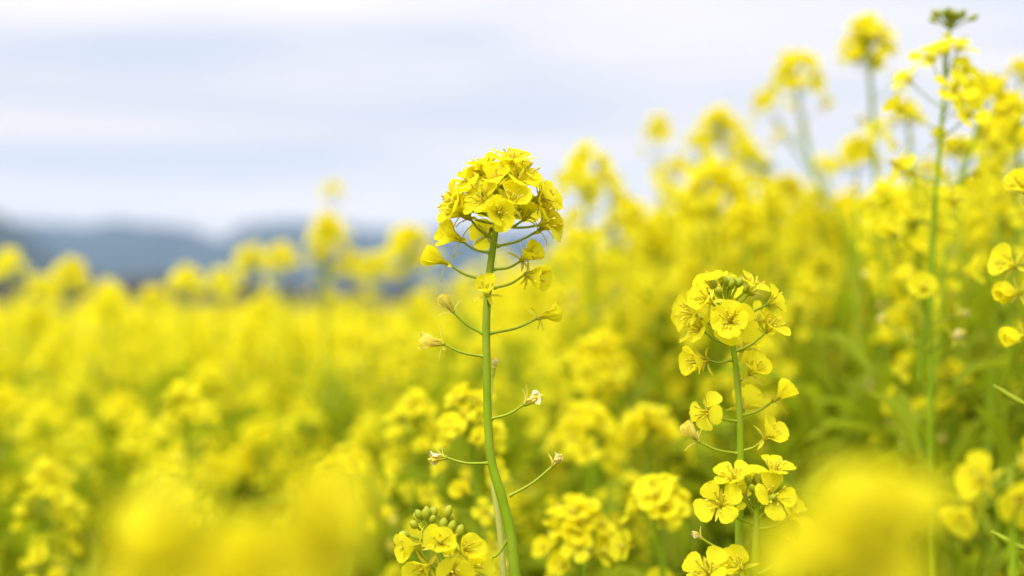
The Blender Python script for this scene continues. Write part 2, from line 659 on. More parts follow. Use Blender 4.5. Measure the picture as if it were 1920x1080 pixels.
gx = np.unique(np.concatenate([np.linspace(-3, 4, 36), [-3400, -2000, -500, -100, -30, -10, 10, 30, 100, 500, 2000, 3400]]))
gy = np.unique(np.concatenate([np.linspace(-2, 12, 15), [-300, -30, 40, 150, 600, 2000, 4500]]))
gv = [(x, y, ground_z(x, y)) for y in gy for x in gx]
gf = [(j * len(gx) + i, j * len(gx) + i + 1, (j + 1) * len(gx) + i + 1, (j + 1) * len(gx) + i)
      for j in range(len(gy) - 1) for i in range(len(gx) - 1)]
tag(link('ground', mesh_of(gv, gf, 'ground', 'ground')), 'soil with low weeds under the rapeseed', kind='structure')


# ------------------------------------------------------------------ mountains, hill, far wood, haze
def ridge(name, label, prof, dist, depth, seed, mat='mountain', amp=0.03, x0=-700, x1=2700):
    cols = 220
    rows = [0, .12, .3, .5, .75, 1.0, 1.4]
    pxs = np.linspace(x0, x1, cols)
    top = np.interp(pxs, [p[0] for p in prof], [p[1] for p in prof])
    v, f = [], []
    for r in rows:
        for c in range(cols):
            d = dist + r * depth
            X = (pxs[c] - 960) / FPX * (dist + depth)
            H = (560 - top[c]) / FPX * (dist + depth) + CZ
            k = math.sin(min(r, 1) * PI / 2) if r <= 1 else 1 - (r - 1) * .8
            nz = noise.fractal(Vector((X * .004, r * 2.3, seed)), 1.0, 2.0, 4)
            nf = noise.noise(Vector((X * .05, r * 9, seed + 9)))
            v.append((X + nz * 20 * r, d + noise.noise(Vector((X * .003, r, seed))) * depth * .15,
                      H * k * (1 + (amp * 3 * nz if r not in (0, 1.0) else amp * .5 * nz)) + nf * H * amp * .4 * (r > 0) - (6 if r == 0 else 0)))
    for j in range(len(rows) - 1):
        for i in range(cols - 1):
            a = j * cols + i
            f.append((a, a + 1, a + cols + 1, a + cols))
    tag(link(name, mesh_of(v, f, mat, name)), label, kind='structure')


ridge('mountains', 'far blue mountain range with a notch', [(-700, 405), (0, 418), (200, 420), (238, 409), (272, 420), (330, 424), (378, 432), (422, 453),
      (452, 450), (490, 421), (560, 416), (640, 421), (720, 430), (800, 436), (1000, 432), (1300, 445), (2700, 430)], 3000, 900, 3.1)
ridge('hill', 'nearer dark wooded hill sloping down from the left edge', [(-700, 330), (-200, 375), (0, 404), (60, 450), (120, 492), (200, 527), (330, 552), (420, 560), (2700, 562)],
      1400, 350, 8.4, amp=.05)

# a far-off wood that reads as one dark band
rng = random.Random(77)
mb = MB()
ico = []
for i in range(5):
    vv, ff = [], []
    nr, ns_ = 6, 8
    for a in range(nr + 1):
        th = PI * a / nr
        for b in range(ns_):
            ph = 2 * PI * b / ns_
            d = Vector((math.sin(th) * math.cos(ph), math.sin(th) * math.sin(ph), math.cos(th)))
            d *= 1 + .35 * noise.noise(d * 2.1 + Vector((i * 7, 0, 0)))
            vv.append(tuple(d))
    for a in range(nr):
        for b in range(ns_):
            b2 = (b + 1) % ns_
            ff.append((a * ns_ + b, a * ns_ + b2, (a + 1) * ns_ + b2, (a + 1) * ns_ + b))
    ico.append((vv, ff))
for i in range(520):
    X = rng.uniform(-420, 420)
    Y = rng.uniform(560, 640)
    h = rng.uniform(5, 9) * (1.15 if X < -110 else 0.8)
    w = h * rng.uniform(.35, .6)
    vv, ff = rng.choice(ico)
    mb.add(vv, ff, 'wood', Matrix.Translation((X, Y, h * .5)) @ Matrix.Rotation(rng.uniform(0, 6), 4, 'Z') @ Matrix.Diagonal((w, w, h * .62, 1)))
tag(link('far_woods', mb.mesh('far_woods')), 'dark brown woodland at the foot of the mountains', kind='stuff')

HAZE = True
if HAZE:
    hm, ht = base_mat('haze_air')
    pv = N(ht, 'ShaderNodeVolumePrincipled')
    pv.inputs['Color'].default_value = (0.42, 0.60, 1.0, 1)
    pv.inputs['Density'].default_value = 0.00012
    ho = N(ht, 'ShaderNodeOutputMaterial')
    ht.links.new(pv.outputs[0], ho.inputs['Volume'])
    M['haze'] = hm
    x0, x1, y0, y1, z0, z1 = -3600, 3600, -300, 4700, -9, 330
    hv = [(x, y, z) for x in (x0, x1) for y in (y0, y1) for z in (z0, z1)]
    hf = [(0, 1, 3, 2), (4, 6, 7, 5), (0, 4, 5, 1), (2, 3, 7, 6), (0, 2, 6, 4), (1, 5, 7, 3)]
    hz = link('haze', mesh_of(hv, hf, 'haze', 'haze'))
    hz.data.polygons.foreach_set('use_smooth', [False] * 6)
    tag(hz, 'pale blue air between the field and the mountains', kind='stuff')


# ------------------------------------------------------------------ hero plants (in or near the plane of focus)
def plant_root(name, base, label, group=None):
    o = link(name, None, loc=base)
    return tag(o, label, 'plant', group)


def root_to_ground(p):
    return Vector((p.x, p.y, ground_z(p.x, p.y)))


def stem_line(pts_px, d, lean=(0, 0)):
    """pts top -> bottom in pixels; goes on down to the soil"""
    top = [px(*((x, y, d) if not isinstance(d, (list, tuple)) else (x, y, dd))) for (x, y), dd in zip(pts_px, d if isinstance(d, (list, tuple)) else [d] * len(pts_px))]
    last = top[-1]
    g = root_to_ground(last + Vector((lean[0], lean[1], 0)))
    mid = last.lerp(g, .4)
    mid += Vector((lean[0] * .15, lean[1] * .15, 0))
    return top + [mid, g]


class Hero:
    def __init__(self, label, pts_px, d, radii, seed, name='rapeseed_plant', mat='stem', lean=(0, 0), group=None, leaves=3):
        self.rng = random.Random(seed)
        line = stem_line(pts_px, d, lean)
        self.base = line[-1].copy()
        self.root = plant_root(name, self.base, label, group)
        self.d = d
        pts = [p - self.base for p in catmull(line, 6)]
        mb = MB()
        rr = lerp_list(radii, len(pts))
        tube(mb, pts, rr, mat, 8)
        self.stem = link('stem', mb.mesh('stem'), self.root)
        # stalk leaves, low on the stem
        n = len(pts)
        for k in range(leaves):
            zz = max(.12, pts[0].z - .48 - .13 * k)
            i = min(range(n), key=lambda j: abs(pts[j].z - zz))
            lf = LEAVES[2 + k % 2]
            link('leaf', lf, self.root, mat4=Matrix.Translation(pts[i]) @ Matrix.Rotation(k * 2.4 + 1, 4, 'Z') @ Matrix.Rotation(-.3, 4, 'Y'))

    def ped(self, a, b, sag=0.0012, r=(0.00055, 0.00045), mat='pedicel', m=None):
        mid = a.lerp(b, .55) - Vector((0, 0, sag)) if m is None else m
        mb = MB()
        pts = catmull([a, mid, b], 5)
        rad = list(np.linspace(r[0], r[1], len(pts)))
        rad[0] *= 1.7
        tube(mb, pts, rad, mat, 6)
        link('pedicel', mb.mesh('pedicel'), self.root)

    def flower_px(self, node, base, ax, state, s=1.0, dn=0.0, db=0.0, d=None, sag=0.0012, mat='pedicel'):
        d = d or self.d
        a = px(*node, d + dn) - self.base
        b = px(*base, d + db) - self.base
        self.ped(a, b, sag, mat=mat)
        hero_flower(self.root, b, Vector((ax[0], -ax[2], -ax[1])), state, self.rng, s)

    def dome(self, top, axis, n, depth, reach, th, size=1.0, az0=0.0, opens=.75, up=.15):
        """flowers round the tip of the stem, top = world point"""
        rng = self.rng
        q = Vector(axis).normalized().to_track_quat('Z', 'Y').to_matrix()
        az = az0
        for i in range(n):
            t = (i + .5) / n
            az += 2.39996 + rng.gauss(0, .15)
            z0 = -.002 - depth * t
            tt = R(th[0] + (th[1] - th[0]) * t ** .85 + rng.gauss(0, 5))
            ln = reach[0] + (reach[1] - reach[0]) * t ** .7 + rng.gauss(0, .0012)
            d = Vector((math.sin(tt) * math.cos(az), math.sin(tt) * math.sin(az), math.cos(tt)))
            a = top - self.base + q @ Vector((0, 0, z0))
            b = a + q @ (d * ln)
            ax = q @ (d + Vector((rng.gauss(0, .2), rng.gauss(0, .2), up + rng.gauss(0, .12))))
            st = 'open' if rng.random() < opens else ('half' if rng.random() < .7 else 'droop')
            self.ped(a, b, .0008)
            hero_flower(self.root, b, ax, st, rng, size * rng.uniform(.92, 1.06))

    def buds(self, top, axis, n, spread, size=1.0, reach=(.003, .009)):
        rng = self.rng
        q = Vector(axis).normalized().to_track_quat('Z', 'Y').to_matrix()
        az = 0
        for i in range(n):
            t = (i + .5) / n
            az += 2.39996
            tt = R(spread * t ** .8)
            d = q @ Vector((math.sin(tt) * math.cos(az), math.sin(tt) * math.sin(az), math.cos(tt)))
            a = top - self.base - d * .0004 - (q @ Vector((0, 0, .003 + .004 * t)))
            b = top - self.base - (q @ Vector((0, 0, .003 * t))) + d * (reach[0] + (reach[1] - reach[0]) * t) * size
            self.ped(a, b, .0002, (.0005, .0005))
            mb = MB()
            ovoid(mb, Vector((0, 0, 0)), (0, 0, 1), .0052 * size * rng.uniform(.85, 1.1), .0017 * size * rng.uniform(.9, 1.1), 'bud', 8)
            link('bud', mb.mesh('bud'), self.root, mat4=axis_mat(b, d + Vector((0, 0, .3)), 0))


D0 = FOCUS
# --- the tall sharp plant in the middle
h = Hero('tall sharp rapeseed stem in the middle with a domed yellow flower cluster on top',
         [(940, 358), (938, 376), (932, 415), (925, 460), (917, 520), (912, 600), (913, 700), (915, 790), (922, 868), (940, 930), (957, 1000), (967, 1090)], D0,
         [.0008, .0010, .0012, .00135, .0015, .0016, .0016, .0017, .0018, .0020, .0021, .0022, .003, .004], 5, lean=(.01, .03))
for f in [
    ((907, 668), (832, 645), (-1, -.12, .1), 'wilt', 1.0),
    ((905, 625), (850, 585), (-.55, -.8, .1), 'wilt', .85),
    ((919, 625), (1008, 597), (1, -.35, .15), 'closed', .92),
    ((905, 524), (841, 495), (-1, -.40, .25), 'closed', 1.05),
    ((926, 540), (985, 514), (.75, .15, .5), 'half', 1.0),
    ((926, 505), (977, 489), (.7, -.55, .5), 'half', .95),
    ((918, 474), (866, 452), (-.9, -.5, .3), 'half', 1.05),
    ((931, 462), (1010, 432), (.9, -.45, .2), 'closed', .98),
    ((922, 445), (882, 411), (-.7, -.6, .35), 'half', 1.0),
    ((936, 428), (982, 412), (.35, -.85, .3), 'half', 1.0),
    ((941, 402), (1002, 374), (.85, .05, .45), 'open', 1.0),
    ((930, 400), (860, 386), (-.8, -.35, .3), 'open', 1.0),
    ((921, 785), (983, 758), (1, -.5, .1), 'husk', 1.15),
    ((917, 868), (836, 858), (-1, .1, .1), 'husk', 1.0),
    ((955, 930), (1036, 874), (.6, -.8, .1), 'husk', .85),
]:
    h.flower_px(f[0], f[1], f[2], f[3], f[4], db=-.003 * (f[2][2] > .2))
h.flower_px((917, 570), (914, 556), (-.1, -.75, .6), 'half', .85, dn=-.001, db=-.010)
h.flower_px((921, 430), (912, 442), (-.2, -.3, -1), 'half', .9, db=.016)
h.flower_px((931, 415), (934, 398), (0.05, .1, 1), 'half', 1.0, dn=-.001, db=-.014)
h.ped(px(952, 1012, D0) - h.base, px(905, 1049, D0) - h.base, .002, m=px(930, 1042, D0) - h.base)
top = px(940, 360, D0)
h.dome(top, (.02, -.03, 1), 21, .012, (.0105, .0165), (24, 84), 1.0, up=.42)
h.buds(top + Vector((0, 0, .004)), (0, -.2, 1), 9, 60, .9)

# --- the pale dry stem behind it
h2 = Hero('thin pale dry stem standing close behind the tall middle stem',
          [(925, 680), (922, 760), (921, 850), (925, 910), (936, 985), (945, 1090)], D0 + .022, [.0002, .0003, .0004, .0011, .0013, .0014, .002, .003], 6, mat='stem_pale', lean=(.01, .05), leaves=1)
h2.flower_px((922, 710), (927, 690), (.1, -1, .1), 'husk', .6)

# --- second sharp plant, right
D1 = D0 + .012
h3 = Hero('loose flowered rapeseed plant with a straight stem right of the tall middle one',
          [(1366, 575), (1372, 632), (1380, 690), (1387, 780), (1388, 900), (1386, 1000), (1384, 1090)], D1, [.0008, .0011, .0013, .0014, .0016, .0017, .0018, .003, .004], 15, lean=(0, .03))
for f in [
    ((1371, 675), (1327, 675), (-.9, .15, .35), 'half', 1.1),
    ((1384, 712), (1405, 702), (.35, -.55, .6), 'half', .95),
    ((1389, 780), (1450, 752), (.8, -.75, .15), 'closed', 1.0),
    ((1386, 790), (1330, 772), (-.6, -.1, .7), 'droop', .9),
    ((1392, 845), (1432, 823), (.45, -.6, .5), 'half', .95),
    ((1384, 850), (1310, 828), (-.7, -.8, .2), 'wilt', .95),
    ((1377, 660), (1437, 622), (.45, -.75, .4), 'open', 1.0),
    ((1369, 645), (1320, 622), (-.75, -.5, .3), 'open', 1.0),
    ((1375, 650), (1392, 655), (.5, -.5, -.9), 'half', 1.05),
    ((1367, 618), (1304, 590), (-.9, -.2, .35), 'open', .95),
    ((1380, 1035), (1316, 1010), (-.8, -.6, .1), 'husk', .7),
    ((1370, 620), (1372, 602), (.1, .1, 1), 'open', 1.0),
]:
    h3.flower_px(f[0], f[1], f[2], f[3], f[4], db=-.003 * (f[2][2] > .2) - (.012 if f[2][2] > .9 else 0) + (.014 if f[2][2] < -.5 else 0))
h3.flower_px((1385, 765), (1392, 768), (.3, -.6, -.8), 'half', 1.0, db=.014)
t3 = px(1366, 568, D1)
h3.dome(t3, (0, -.05, 1), 8, .008, (.011, .0175), (38, 88), .95, az0=.8, opens=.85)
h3.buds(t3 + Vector((0, 0, .003)), (.1, -.2, 1), 14, 75, .9, (.004, .011))

# --- third sharp plant, lower right
D2 = D0 - .004
h4 = Hero('short rapeseed plant with wide open flowers over the lower stem of its loose neighbour',
          [(1420, 935), (1418, 980), (1416, 1030), (1413, 1095)], D2, [.0011, .0013, .0014, .0015, .003, .004], 25, lean=(.01, .02))
for f in [
    ((1417, 985), (1352, 948), (-.35, -.35, .9), 'open', 1.05),
    ((1418, 965), (1378, 905), (-.3, -.8, .5), 'open', .95),
    ((1420, 975), (1446, 936), (.2, -.4, .9), 'open', 1.05),
    ((1420, 960), (1450, 892), (.1, -.95, .35), 'open', .95),
    ((1421, 992), (1478, 972), (.75, -.55, .5), 'open', .98),
    ((1414, 1080), (1489, 1030), (.75, -.7, .2), 'closed', 1.15),
    ((1413, 1090), (1392, 1068), (-.5, -.5, .6), 'half', 1.05),
    ((1412, 1110), (1330, 1078), (-.5, -.6, .7), 'open', 1.05),
    ((1419, 960), (1412, 915), (-.1, -.9, -.4), 'half', .85),
    ((1420, 970), (1400, 940), (-.4, -.4, -.6), 'open', .9),
]:
    h4.flower_px(f[0], f[1], f[2], f[3], f[4], db=-.004 * f[2][2])
h4.buds(px(1421, 928, D2), (0, -.1, 1), 10, 75, .9, (.004, .010))
h4.flower_px((1418, 980), (1455, 880), (.3, -.9, -.2), 'husk', .8, db=.010)

# --- fourth sharp plant, bottom left of the tall stem, in bud
D3 = D0 - .006
h5 = Hero('low rapeseed plant at the foot of the tall middle stem topped by green buds',
          [(812, 985), (820, 1025), (832, 1060), (842, 1095)], D3, [.0009, .0011, .0013, .0015, .003, .004], 35, lean=(.01, .02))
for f in [
    ((815, 1005), (788, 1020), (-.8, .1, .4), 'half', 1.0),
    ((822, 1030), (826, 1018), (.05, -.25, 1), 'half', 1.05),
    ((828, 1045), (862, 1034), (.55, -.3, .6), 'half', .95),
    ((835, 1070), (878, 1065), (.5, .2, .8), 'open', 1.05),
    ((832, 1062), (805, 1060), (-.5, .3, .7), 'half', 1.05),
    ((836, 1075), (846, 1072), (.3, .3, 1), 'open', 1.0),
]:
    h5.flower_px(f[0], f[1], f[2], f[3], f[4], db=-.004 - .008 * (f[2][2] > .9))
h5.buds(px(806, 990, D3), (-.15, -.25, 1), 12, 88, .95, (.004, .009))
for (x, y) in ((835, 972), (842, 1000), (857, 1008), (826, 995)):
    b = px(x, y, D3 - .004) - h5.base
    h5.ped(px(822, 1030, D3) - h5.base, b, .001)
    bm_ = MB()
    ovoid(bm_, Vector((0, 0, 0)), (0, 0, 1), .0058, .0019, 'bud', 8)
    link('bud', bm_.mesh('bud'), h5.root, mat4=axis_mat(b, (.4, -.2, 1), 0))


# ------------------------------------------------------------------ plants out of focus, placed one by one
def field_plant(label, tip, d, kind, seed, via=(), s=1.0, lean=None, branches=2, near=True, group=None, br_kinds=('small', 'long', 'loose'), drop=(.07, .22), leaves=4, r=.0022):
    rng = random.Random(seed)
    pts = [px(tip[0], tip[1], d)]
    for (x, y) in via:
        pts.append(px(x, y, d + .002))
    last = pts[-1]
    if lean is None:
        lean = (rng.gauss(0, .03), rng.gauss(0.02, .03))
    if len(pts) == 1:
        pts.append(last + Vector((lean[0] * .2, lean[1] * .2, -.12)))
        last = pts[-1]
    g = root_to_ground(last + Vector((lean[0], lean[1], 0)))
    pts += [last.lerp(g, .45) + Vector((lean[0] * .1, 0, 0)), g]
    base = g
    root = plant_root('rapeseed_plant', base, label, group)
    line = [p - base for p in catmull(pts, 5)]
    mb = MB()
    tube(mb, line, lerp_list([.0008, .0012, r, r * 1.2, r * 1.6], len(line)), 'stem', 6)
    link('stem', mb.mesh('stem'), root)
    far_p = next((p for p in line if (line[0] - p).length > .08), line[2])
    ax = (line[0] - far_p).normalized()
    put_head(root, line[0], ax, kind, rng, near, s)
    az = rng.uniform(0, 6)
    H = line[0].z
    for k in range(branches):
        az += 2.4
        dz = rng.uniform(*drop)
        tipb = line[0] + Vector((math.cos(az) * rng.uniform(.03, .08), math.sin(az) * rng.uniform(.03, .08), -dz))
        zz = tipb.z - rng.uniform(.12, .2)
        st = min(line, key=lambda p: abs(p.z - zz))
        mid = st.lerp(tipb, .5) + Vector((math.cos(az), math.sin(az), 0)) * .012
        bmx = MB()
        bl = catmull([st, mid, tipb], 4)
        tube(bmx, bl, lerp_list([.0015, .0012, .0008], len(bl)), 'stem', 5)
        link('branch', bmx.mesh('branch'), root)
        put_head(root, tipb, (bl[-1] - bl[-3]).normalized(), rng.choice(br_kinds), rng, near, s * .95)
    for k in range(leaves):
        zz = H - (.5 if d < 1.1 else .36) - (H - .62) * (k + .5) / leaves * .85
        p = min(line, key=lambda q: abs(q.z - zz))
        lf = LEAVES[min(2, k + (0 if rng.random() < .5 else 1))]
        link('leaf', lf, root, mat4=Matrix.Translation(p) @ Matrix.Rotation(rng.uniform(0, 6.28), 4, 'Z') @ Matrix.Rotation(rng.uniform(-.7, 0), 4, 'Y'))
    return root


TALL = 'tall blurred plants against the sky'
BANK = 'flower heads massed on the rising bank'
LEFT = 'rounded heads along the left skyline'
placed = [
    # label, tip px, depth, kind, via, scale, branches
    ('tall slim rapeseed plant with a wide flat topped flower dome alone against the sky', (1625, 62), 1.02, 'dome', [(1636, 180), (1641, 350), (1655, 520)], 1.0, 0, TALL),
    ('rapeseed plant with a small flat head halfway up beside the slim stem against the sky', (1606, 278), 1.10, 'small', [(1606, 400), (1610, 560)], 1.05, 1, TALL),
    ('highest rapeseed plant with a green bud tip bending over and long loose flower spike', (1782, 45), .75, 'tip', [(1768, 200), (1754, 380), (1744, 640)], 1.15, 0, TALL),
    ('rapeseed plant with an arching flower head leaning right beside the highest spike', (1852, 160), .86, 'small', [(1838, 225), (1800, 345), (1772, 500)], 1.0, 0, TALL),
    ('rapeseed plant with a compact ball of flowers on a stem that slants to the right', (1488, 118), 1.22, 'dome', [(1498, 220), (1530, 330), (1602, 470)], 1.05, 0, TALL),
    ('rapeseed plant with a little pale flower tuft left of the compact ball of flowers', (1428, 182), 1.30, 'small', [(1470, 250), (1560, 380)], .8, 0, TALL),
    ('rapeseed plant with a ragged flower head over the middle of the rising yellow bank', (1345, 222), 1.32, 'dome', [(1372, 330), (1400, 470)], 1.0, 2, TALL),
    ('thin rapeseed plant with a tiny flower tuft at the left end of the rising bank', (1234, 232), 1.40, 'small', [(1238, 320), (1245, 460)], .9, 1, TALL),
    ('rapeseed plant with a ring shaped open flower head just right of the tall sharp cluster', (1095, 302), 1.12, 'long', [(1100, 400), (1110, 560)], 1.15, 1, TALL),
    ('rapeseed plant with a broad heavy flower mass in the middle of the rising bank', (1345, 340), 1.20, 'dome', [(1350, 440)], 1.4, 3, TALL),
    ('rapeseed plant with a greenish unopened tip above the broad flower mass', (1432, 318), 1.18, 'tip', [(1436, 430)], 1.0, 2, TALL),
    ('rapeseed plant with a long flower spike cut by the right edge of the photo', (1912, 215), .84, 'long', [(1908, 320), (1899, 520)], .95, 1, TALL),
    ('rapeseed plant with a dark green bud crown on a dark upright stem at the right', (1722, 428), .90, 'tip', [(1722, 520), (1725, 680), (1727, 840)], .95, 1, TALL),
    ('rapeseed plant with sparse flowers in two tiers above the left skyline', (625, 346), 1.65, 'small', [(620, 440), (612, 560)], .72, 0, TALL),
    ('rapeseed plant with a rounded head cut by the left edge of the photo', (14, 485), 1.7, 'dome', [], 1.0, 2, LEFT),
    ('short rapeseed head between the cut off head and the first tall head at far left', (78, 528), 1.85, 'small', [], 1.1, 2, LEFT),
    ('rounded rapeseed head standing before the dark hill at far left', (134, 505), 1.6, 'dome', [], 1.05, 2, LEFT),
    ('low rapeseed head right of the one before the dark hill', (207, 545), 1.85, 'dome', [], .9, 2, LEFT),
    ('low rapeseed head in the gap where the dark woodland shows', (286, 552), 1.9, 'dome', [], .9, 2, LEFT),
    ('rapeseed head at the right end of the dark woodland gap', (350, 512), 1.75, 'dome', [], 1.0, 2, LEFT),
    ('rapeseed head below the mountain notch at its left', (415, 520), 1.8, 'small', [], 1.2, 2, LEFT),
    ('left of the twin rapeseed heads under the mountain notch', (470, 474), 1.75, 'dome', [], 1.0, 2, LEFT),
    ('right of the twin rapeseed heads under the mountain notch', (527, 470), 1.72, 'dome', [], 1.0, 2, LEFT),
    ('rapeseed head at the foot of the two tier plant on its right', (660, 485), 1.65, 'dome', [], 1.0, 2, LEFT),
    ('rapeseed head between the two tier plant and the large rounded head', (705, 490), 1.75, 'dome', [], .95, 2, LEFT),
    ('large rounded rapeseed head left of the tall sharp stem', (765, 448), 1.45, 'dome', [], 1.2, 3, LEFT),
    ('yellow rapeseed head right of the tall sharp cluster and under the ring shaped head', (1180, 398), 1.35, 'dome', [], 1.05, 3, BANK),
    ('loose airy rapeseed spray above the broad heavy flower mass', (1392, 268), 1.35, 'long', [(1400, 380)], .9, 0, BANK),
    ('loose airy rapeseed spray just left of the highest spike, against the sky', (1700, 205), 1.0, 'small', [(1712, 330)], .7, 0, BANK),
    ('loose airy rapeseed spray just right of the highest spike, below the arching head', (1800, 268), 1.0, 'small', [(1800, 380)], .75, 0, BANK),
    ('small rapeseed tuft between the slanting stem and the slim stem, against the sky', (1545, 300), 1.4, 'small', [(1556, 400)], .7, 0, BANK),
    ('small rapeseed tuft high in the right corner at the edge of the photo', (1912, 120), 1.0, 'small', [(1908, 300)], .5, 0, BANK),
    ('wispy rapeseed spray under the tiny flower tuft at the left end of the bank', (1262, 318), 1.35, 'loose', [(1270, 420)], 1.0, 1, BANK),
    ('wispy rapeseed spray rising left of the ragged flower head', (1310, 262), 1.4, 'loose', [(1325, 380)], .95, 1, BANK),
    ('wispy rapeseed spray rising between the ragged head and the greenish tip', (1405, 292), 1.3, 'loose', [(1412, 400)], 1.0, 1, BANK),
    ('wispy rapeseed spray beside the ring shaped flower head', (1140, 335), 1.25, 'loose', [(1148, 430)], .95, 1, BANK),
    ('wispy rapeseed spray at the foot of the slanting stem', (1535, 372), 1.3, 'loose', [(1545, 470)], 1.0, 2, BANK),
    ('wispy rapeseed spray behind the lower part of the highest spike', (1738, 318), 1.15, 'loose', [(1742, 420)], .9, 0, BANK),
    ('yellow rapeseed head left of the broad heavy flower mass', (1278, 372), 1.5, 'dome', [], 1.15, 3, BANK),
    ('yellow rapeseed head between the broad flower mass and the slanting stem', (1478, 350), 1.35, 'dome', [], 1.0, 3, BANK),
    ('yellow rapeseed head under the small flat head beside the slim stem', (1590, 385), 1.4, 'dome', [], 1.1, 3, BANK),
    ('yellow rapeseed head between the slim stem and the highest spike', (1680, 372), 1.3, 'dome', [], .95, 3, BANK),
    ('yellow rapeseed head right of the highest spike, low against the sky', (1828, 350), 1.25, 'dome', [], 1.0, 3, BANK),
    ('yellow rapeseed head near the right edge, just left of the cut off spike', (1880, 375), 1.3, 'dome', [], 1.0, 3, BANK),
    ('yellow rapeseed head with its stem bare at the foot of the tiny flower tuft', (1235, 425), 1.45, 'dome', [], 1.1, 3, BANK),
    ('yellow rapeseed head in front of the bank, above the loose flowered plant', (1400, 405), 1.15, 'dome', [], 1.0, 3, BANK),
    ('yellow rapeseed head beside the tall sharp stem, just right of its half open flowers', (1075, 440), 1.5, 'dome', [], 1.0, 3, BANK),
    ('blurred rapeseed cluster directly behind the lower part of the tall sharp stem', (880, 762), .74, 'long', [(892, 850), (900, 960)], .85, 2, 'blurred clusters behind the sharp plants'),
    ('blurred arched rapeseed head between the two sharp plants, upper one', (1130, 655), 1.0, 'dome', [], 1.05, 1, 'blurred clusters behind the sharp plants'),
    ('blurred arched rapeseed head between the two sharp plants, lower left one', (1098, 785), .88, 'dome', [], .95, 1, 'blurred clusters behind the sharp plants'),
    ('blurred arched rapeseed head between the two sharp plants, lower right one', (1216, 785), .90, 'small', [], 1.15, 1, 'blurred clusters behind the sharp plants'),
    ('drooping blurred rapeseed spray left of the wide open flowers', (1235, 918), .72, 'small', [(1228, 970), (1240, 1060)], 1.0, 1, 'blurred clusters behind the sharp plants'),
    ('blurred domed rapeseed head at the bottom between the tall stem and the open flowers', (1082, 975), .74, 'dome', [(1085, 1040)], .95, 1, 'blurred clusters behind the sharp plants'),
    ('softly blurred rapeseed head in the middle of the left field', (345, 748), .98, 'long', [], .9, 2, 'blurred heads low in the left field'),
    ('softly blurred rapeseed head low by the left edge', (92, 895), .90, 'long', [], .85, 2, 'blurred heads low in the left field'),
    ('softly blurred rapeseed head left of the budding plant', (655, 850), .92, 'small', [], .85, 2, 'blurred heads low in the left field'),
    ('softly blurred rapeseed head left of the tall stem at mid height', (778, 770), .86, 'long', [], .9, 1, 'blurred heads low in the left field'),
    ('yellow rapeseed head in the green shade left of the dark upright stem', (1692, 598), 1.0, 'small', [(1694, 700)], 1.1, 1, 'plants in the green shade at right'),
    ('rapeseed plant with a single flower ball in the green shade right of the dark stem', (1782, 690), .95, 'small', [(1784, 780)], .7, 0, 'plants in the green shade at right'),
    ('rapeseed plant with one small flower low in the green shade at right', (1668, 748), .95, 'small', [(1668, 860)], .55, 0, 'plants in the green shade at right'),
]
for i, (lab, tip, d, kind, via, s, nb, grp) in enumerate(placed):
    pr = field_plant(lab, tip, d, kind, 900 + i, via, s, branches=nb, group=grp, near=d < 1.5, r=.0014 if d < 1.1 else .002)
    if 'two tiers' in lab:
        rg = random.Random(3)
        for (hx, hy, hk, hs) in ((614, 425, 'dome', 1.2), (600, 470, 'small', .8)):
            a, b = px(614, hy + 110, d) - pr.location, px(hx, hy, d - .01) - pr.location
            bmx = MB()
            tube(bmx, catmull([a, a.lerp(b, .5) + Vector((-.004, 0, 0)), b], 4), .0011, 'stem', 5)
            link('branch', bmx.mesh('branch'), pr)
            put_head(pr, b, (b - a).normalized(), hk, rg, False, hs)

# --- plants close to the lens and at the right edge
h6 = Hero('rapeseed plant at the right edge with half seen flowers and thin seed pods',
          [(1945, 430), (1950, 560), (1955, 700), (1958, 1000)], .52, [.001, .0013, .0016, .0018, .003, .004], 45)
for f in [((1946, 470), (1905, 500), (-.8, -.2, .4), 'half', .95), ((1948, 520), (1915, 548), (-.9, .0, .3), 'closed', 1.0),
          ((1950, 620), (1925, 630), (-.9, .1, .3), 'closed', .9), ((1946, 390), (1922, 362), (-.5, -.6, .5), 'half', .9)]:
    h6.flower_px(f[0], f[1], f[2], f[3], f[4])
for (a, b) in (((1955, 770), (1862, 722)), ((1957, 1040), (1858, 996))):
    mbp = MB()
    p = [px(*a, .52) - h6.base, px((a[0] + b[0]) / 2, (a[1] + b[1]) / 2 + 6, .52) - h6.base, px(*b, .52) - h6.base]
    pp = catmull(p, 6)
    tube(mbp, pp, lerp_list([.0005, .0006, .0007, .0011, .0011, .0009, .0003], len(pp)), 'pedicel', 6)
    link('seed_pod', mbp.mesh('seed_pod'), h6.root)

h7 = Hero('blurred rapeseed plant low in the right corner with a spray of drooping flowers',
          [(1893, 875), (1895, 930), (1898, 1010), (1900, 1090)], .44, [.001, .0012, .0014, .0016, .003, .004], 55)
for f in [((1894, 900), (1850, 905), (-.7, -.3, .5), 'half', 1.0), ((1895, 930), (1822, 945), (-.6, .6, .4), 'half', 1.0),
          ((1894, 900), (1905, 925), (.2, .5, 1), 'open', 1.0), ((1894, 890), (1915, 880), (.5, -.5, .5), 'half', 1.0), ((1897, 960), (1925, 955), (.6, .3, .5), 'open', 1.0)]:
    h7.flower_px(f[0], f[1], f[2], f[3], f[4])

